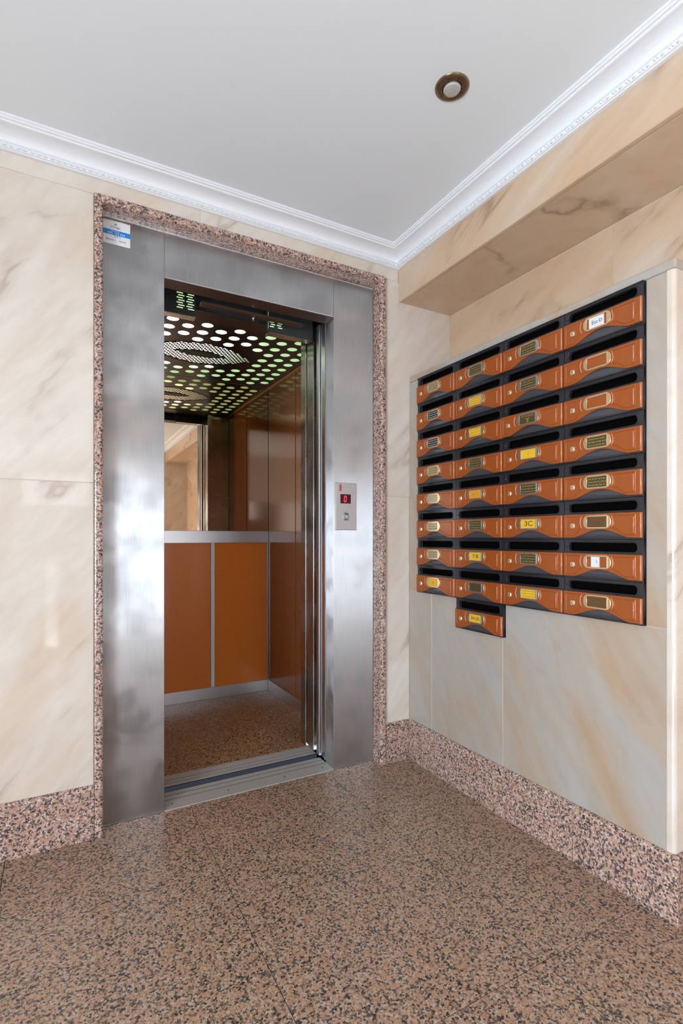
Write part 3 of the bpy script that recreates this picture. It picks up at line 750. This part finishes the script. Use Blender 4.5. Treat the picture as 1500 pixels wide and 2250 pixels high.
CB('rail_band', X0, X1-0.001, YK-0.006, YK+0.0075, ZM0, ZM1, 'alu', b=0.001)
CB('mirror', X0, X1-0.002, YK, YK+0.0075, ZM1+0.001, ZT-0.002, 'mirror')
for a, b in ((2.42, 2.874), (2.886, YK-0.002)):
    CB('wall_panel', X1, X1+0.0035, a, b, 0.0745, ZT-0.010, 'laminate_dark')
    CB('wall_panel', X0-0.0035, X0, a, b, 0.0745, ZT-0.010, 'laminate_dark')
CB('ceiling_trim', X1-0.010, X1+0.0035, 2.42, YK-0.001, ZT-0.010, ZT-0.002, 'gold', b=0.001)
# front returns and car door leaves parked at the right
CB('front_return', 1.093, X1+0.004, 2.352, 2.410, 0.0, ZT, 'steel_cab', b=0.002)
CB('front_return', X0-0.004, 0.340, 2.352, 2.410, 0.0, ZT, 'steel_cab', b=0.002)
CB('door_leaf', 1.098, 1.42, 2.306, 2.347, 0.012, ZT, 'steel_cab', b=0.002)
CB('door_leaf', 1.093, 1.42, 2.262, 2.301, 0.012, ZT, 'steel_cab', b=0.002)
# header above the doorway
CB('transom', 0.20, 1.42, 2.335, 2.350, ZT-0.004, ZT+0.10, 'dark_grey')
CB('transom_soffit', 0.20, 1.27, 2.3505, 2.440, ZT-0.003, ZT+0.004, 'dark_brown')
CB('transom_lip', 0.345, 1.092, 2.3320, 2.3345, ZT-0.005, ZT-0.0015, 'steel_edge')
CB('door_track', 0.20, 1.42, 2.262, 2.330, 2.125, 2.20, 'dark_grey')
# two operator covers with slotted vents, added glowing plates behind the slots
def vent_cover(xa, xb, sa, sb, nr):
    loops = [[(xa, 2.003), (xb, 2.003), (xb, 2.120), (xa, 2.120)]]
    wv = (sb-sa-0.006)/2
    for r in range(nr):
        z = 2.030 + r*0.0105
        for k in range(2):
            s0 = sa + k*(wv+0.006) + (0.006 if (r+k) % 2 else 0); s1 = s0 + wv - 0.008
            loops.append([(s0, z), (s1, z), (s1, z+0.0045), (s0, z+0.0045)])
    me = plate2d('vent_cover', loops, 0.002, 'dark_grey'); me.transform(TOXZ)
    me.transform(Matrix.Translation((-0.70, 2.262-2.84, 0)))
    o = link('vent_cover', me, CAR)
    q = CB('vent_light', sa-0.004, sb+0.004, 2.2655, 2.2675, 2.022, 2.100, 'diffuser', o)  # glowing plate in place of ceiling light seen through the slots
    CB('vent_backing', sa-0.010, sb+0.003, 2.2685, 2.280, 2.012, 2.118, 'dark_grey', o)  # added to hide the glowing plate from the mirror
    CB('vent_flange', xa, xb, 2.258, 2.300, 2.000, 2.0028, 'steel_edge', o)
    return o
vent_cover(0.362, 0.526, 0.446, 0.522, 7)
vent_cover(0.861, 1.088, 0.866, 0.932, 4)
CB('hanger_bar', 0.53, 1.00, 2.175, 2.205, 2.028, 2.040, 'dark_brown')
bm = bmesh.new(); lathe(bm, [(0.010, 2.018), (0.010, 2.027)], 6, 'Z', (0.762-0.70, 2.19-2.84, 0)); lathe(bm, [(0.005, 2.008), (0.005, 2.018)], 10, 'Z', (0.762-0.70, 2.19-2.84, 0)); obj('bolt', bm, 'steel_edge', CAR)
# perforated ceiling
ex, ey, ea, eb = 0.70, 2.886, 0.30, 0.168
def in_eye(x, y, m=1.0, a=ea, b=eb):
    # lens made of two circular arcs
    t = abs(x-ex)/(a*m)
    return t < 1 and abs(y-ey) < b*m*(1-t*t)
loops = [[(X0+0.002-0.70, 2.4405-2.84), (X1-0.002-0.70, 2.4405-2.84), (X1-0.002-0.70, YK-0.002-2.84), (X0+0.002-0.70, YK-0.002-2.84)]]
iy = 0; y = 2.485
holes = 0
while y < YK-0.05:
    off = 0.0808 if iy % 2 else 0.0
    x = 0.635 + off - 0.1617*4
    while x < X1-0.04:
        if x > X0+0.035 and not any(in_eye(x+dx, y+dy, 1.06) for dx in (-0.03, 0, 0.03) for dy in (-0.02, 0, 0.02)):
            loops.append([(x-0.70+0.0275*math.cos(2*PI*k/20), y-2.84+0.0275*math.sin(2*PI*k/20)) for k in range(20)]); holes += 1
        x += 0.1617
    y += 0.0497; iy += 1
y = ey-eb+0.010
row = 0
while y < ey+eb-0.006:
    x = ex-ea + (0.0115 if row % 2 else 0)
    while x < ex+ea:
        if in_eye(x, y, 0.95) and not in_eye(x, y, 1.1, 0.140, 0.045):
            loops.append([(x-0.70-0.007, y-2.84-0.0045), (x-0.70+0.007, y-2.84-0.0045), (x-0.70+0.007, y-2.84+0.0045), (x-0.70-0.007, y-2.84+0.0045)])
        x += 0.024
    y += 0.0165; row += 1
me = plate2d('ceiling_plate', loops, 0.0016, 'ceil_plate')
me.transform(Matrix.Translation((0, 0, ZT)))
cp = link('ceiling_plate', me, CAR)
def eye_pts(a, b, n=24):
    up = [(ex-0.70 + a*t, ey-2.84 + b*(1-t*t)) for t in [1-2*i/n for i in range(n+1)]]
    dn = [(ex-0.70 + a*t, ey-2.84 - b*(1-t*t)) for t in [-1+2*i/n for i in range(1, n)]]
    return up + dn
bm = bmesh.new(); tube(bm, [(x, y, ZT-0.001) for x, y in eye_pts(ea, eb)], 0.0022, 6, True); obj('eye_rim', bm, 'dark_grey', cp)
bm = bmesh.new(); prism(bm, eye_pts(0.135, 0.040), ZT-0.004, ZT-0.001, 'Z')
M['green_grille'] = mottled('green_grille', (0.03, 0.06, 0.045), (0.09, 0.17, 0.13), 220, 0.5)
obj('eye_grille', bm, 'green_grille', cp)
CB('light_diffuser', X0, X1, 2.441, YK, ZT+0.005, ZT+0.008, 'ceiling_diffuser')
# label on the front return, seen in the mirror
CB('capacity_label', 1.12, 1.20, 2.4105, 2.4115, 1.965, 2.030, 'pink_label')
for k in range(3): CB('label_lettering', 1.128, 1.192-0.012*k, 2.4116, 2.4119, 1.980+0.016*k, 1.984+0.016*k, 'ink')
# dark lift shaft behind the frame
shaft = tag(empty('shaft_lining'), 'dark lift shaft behind the open car', 'shaft'); shaft['kind'] = 'structure'
B('shaft_wall', 1.43, 1.46, 2.135, 3.45, -0.2, 2.5, 'void', shaft); B('shaft_wall', -0.05, -0.02, 2.135, 3.45, -0.2, 2.5, 'void', shaft)
B('shaft_wall', -0.02, 1.43, 2.135, 3.45, 2.25, 2.5, 'void', shaft); B('shaft_wall', -0.02, 1.43, 3.40, 3.45, -0.2, 2.25, 'void', shaft)
B('shaft_wall', -0.02, 1.43, 2.135, 3.40, -0.25, -0.12, 'void', shaft)

# ------------------------------------------------------------------ call panel
def on_steel(px_x, z): return px_x
CPX, CPZ = 1.152, 0
cp0 = thing('call_panel', 'pale steel lift call panel with red floor display and one button', 'lift call panel', (1.155, YS-0.0003, 1.189))
bm = bmesh.new(); bx(bm, -0.0535, 0.0535, -0.0030, 0, -0.106, 0.106); obj('face_plate', bm, 'panel_face', cp0, 0.0006)
bm = bmesh.new(); bx(bm, -0.0550, 0.0550, -0.0010, -0.0001, -0.1075, 0.1075); obj('backing_edge', bm, 'dark_grey', cp0)
bm = bmesh.new(); prism(bm, rrect(-0.0345, -0.0245, 0.070, 0.100, 0.0045, 4), -0.0036, -0.0031, 'Y'); lg = obj('red_logo', bm, 'red', cp0); lg['label'] = 'upright red maker emblem with pale bars'
bm = bmesh.new()
for k in range(4): bx(bm, -0.0320, -0.0270, -0.0040, -0.0037, 0.0765+k*0.0055, 0.0777+k*0.0055)
obj('logo_bars', bm, 'card_white', lg)
bm = bmesh.new(); bx(bm, -0.0220, -0.004, -0.0034, -0.0031, 0.0880, 0.0893); bx(bm, 0.000, 0.012, -0.0034, -0.0031, 0.0880, 0.0893); obj('maker_lettering', bm, 'silver_line', cp0)
bm = bmesh.new(); bx(bm, -0.0300, 0.0240, -0.0042, -0.0031, 0.0140, 0.0560); dp = obj('display', bm, 'screen', cp0, 0.0004); dp['label'] = 'red floor display showing 0'
bm = bmesh.new()
def seg(x0, z0, x1, z1): tube(bm, [(x0, -0.0047, z0-0.007), (x1, -0.0047, z1-0.007)], 0.0018, 6)
for s_ in ((-0.0115, 0.0300, -0.0105, 0.0405), (-0.0105, 0.0430, -0.0095, 0.0530), (-0.0010, 0.0300, 0.0000, 0.0405), (0.0000, 0.0430, 0.0010, 0.0530), (-0.0095, 0.0285, -0.0030, 0.0285), (-0.0078, 0.0545, -0.0010, 0.0545)): seg(*s_)
obj('digit', bm, 'led', dp)
bm = bmesh.new(); lathe(bm, [(0.0165, -0.0031), (0.0160, -0.0042), (0.0130, -0.0048)], 28, 'Y', (-0.002, 0, -0.046)); bz = obj('button_bezel', bm, 'alu', cp0)
bm = bmesh.new(); bx(bm, -0.0130, 0.0090, -0.0085, -0.0049, -0.0620, -0.0300); bt = obj('button', bm, 'button', cp0, 0.001)
bm = bmesh.new()
bx(bm, -0.0105, -0.0080, -0.0092, -0.0086, -0.055, -0.037); bx(bm, -0.0045, -0.0020, -0.0092, -0.0086, -0.055, -0.039); bx(bm, 0.0005, 0.0045, -0.0092, -0.0086, -0.055, -0.039)
obj('button_mark', bm, 'card_white', bt)
bm = bmesh.new(); bx(bm, -0.005, 0.000, -0.0036, -0.0031, -0.0265, -0.0245); obj('arrow_mark', bm, 'ink', cp0)

# ------------------------------------------------------------------ service sticker on the steel frame
st = thing('service_sticker', 'white and blue lift service sticker on the top left of the steel frame', 'sticker', (0.1905, YS-0.0003, 2.1630))
bm = bmesh.new(); bx(bm, -0.0470, 0.0470, -0.0006, 0, -0.0430, 0.0430)
obj('paper', bm, 'sticker', st)
bm = bmesh.new(); bx(bm, -0.0470, 0.0470, -0.0009, -0.0007, -0.009, 0.0095); obj('blue_band', bm, 'blue', st)
for body, size, x, z, mt, sx in (('omega', 0.0115, -0.003, 0.0205, 'blue_ink', 1.1), ('Asistencia', 0.0065, -0.004, 0.0055, 'card_white', 1.1), ('902 123 444', 0.0105, 0.0, -0.0030, 'card_white', 1.1), ('24 h', 0.012, 0.004, -0.0135, 'blue', 1.1), ('Elevador', 0.0085, -0.019, -0.0270, 'ink', 1.1), ('Servei', 0.0085, 0.021, -0.0270, 'ink', 1.1), (':', 0.012, 0.0015, -0.0270, 'ink', 1.1)):
    me = text_mesh('lettering', body, size, mt, 0.0002, sx); me.transform(Matrix.Translation((x, -0.0011, z))); link('lettering', me, st)
bm = bmesh.new()
prism(bm, [(-0.007, 0.0275), (-0.004, 0.0275), (-0.0025, 0.031), (-0.001, 0.0275), (0.002, 0.0275), (-0.0005, 0.0335), (-0.0045, 0.0335)], -0.0009, -0.0007, 'Y'); obj('emblem', bm, 'blue_ink', st)

# ------------------------------------------------------------------ recessed ceiling downlight
dl = thing('ceiling_downlight', 'small round recessed ceiling spotlight with bronze ring, switched off', 'downlight', (1.018, 1.171, ZC))
bm = bmesh.new()
prof2 = [(0.028, -0.0005), (0.029, -0.006), (0.033, -0.0075), (0.044, -0.0055), (0.0495, -0.002), (0.050, -0.0003)]
rings = [[bm.verts.new((r*math.cos(2*PI*k/40), r*math.sin(2*PI*k/40), z)) for k in range(40)] for r, z in prof2]
for a, b in zip(rings, rings[1:]):
    for k in range(40): bm.faces.new((a[k], a[(k+1) % 40], b[(k+1) % 40], b[k]))
obj('bezel', bm, 'bronze', dl, smooth=True)
bm = bmesh.new(); lathe(bm, [(0.0275, -0.0006), (0.0275, -0.0022)], 32); obj('gap_ring', bm, 'void', dl)
bm = bmesh.new(); lathe(bm, [(0.0245, -0.0023), (0.0245, -0.0085), (0.022, -0.0110), (0.010, -0.0122), (0.001, -0.0124)], 32); bl = obj('lamp', bm, 'lamp_glass', dl, smooth=False)
bm = bmesh.new(); tube(bm, [(0.0258*math.cos(t*PI/8), 0.0258*math.sin(t*PI/8), -0.0058) for t in range(16)], 0.0011, 6, True); obj('retaining_clip', bm, 'nickel', dl)
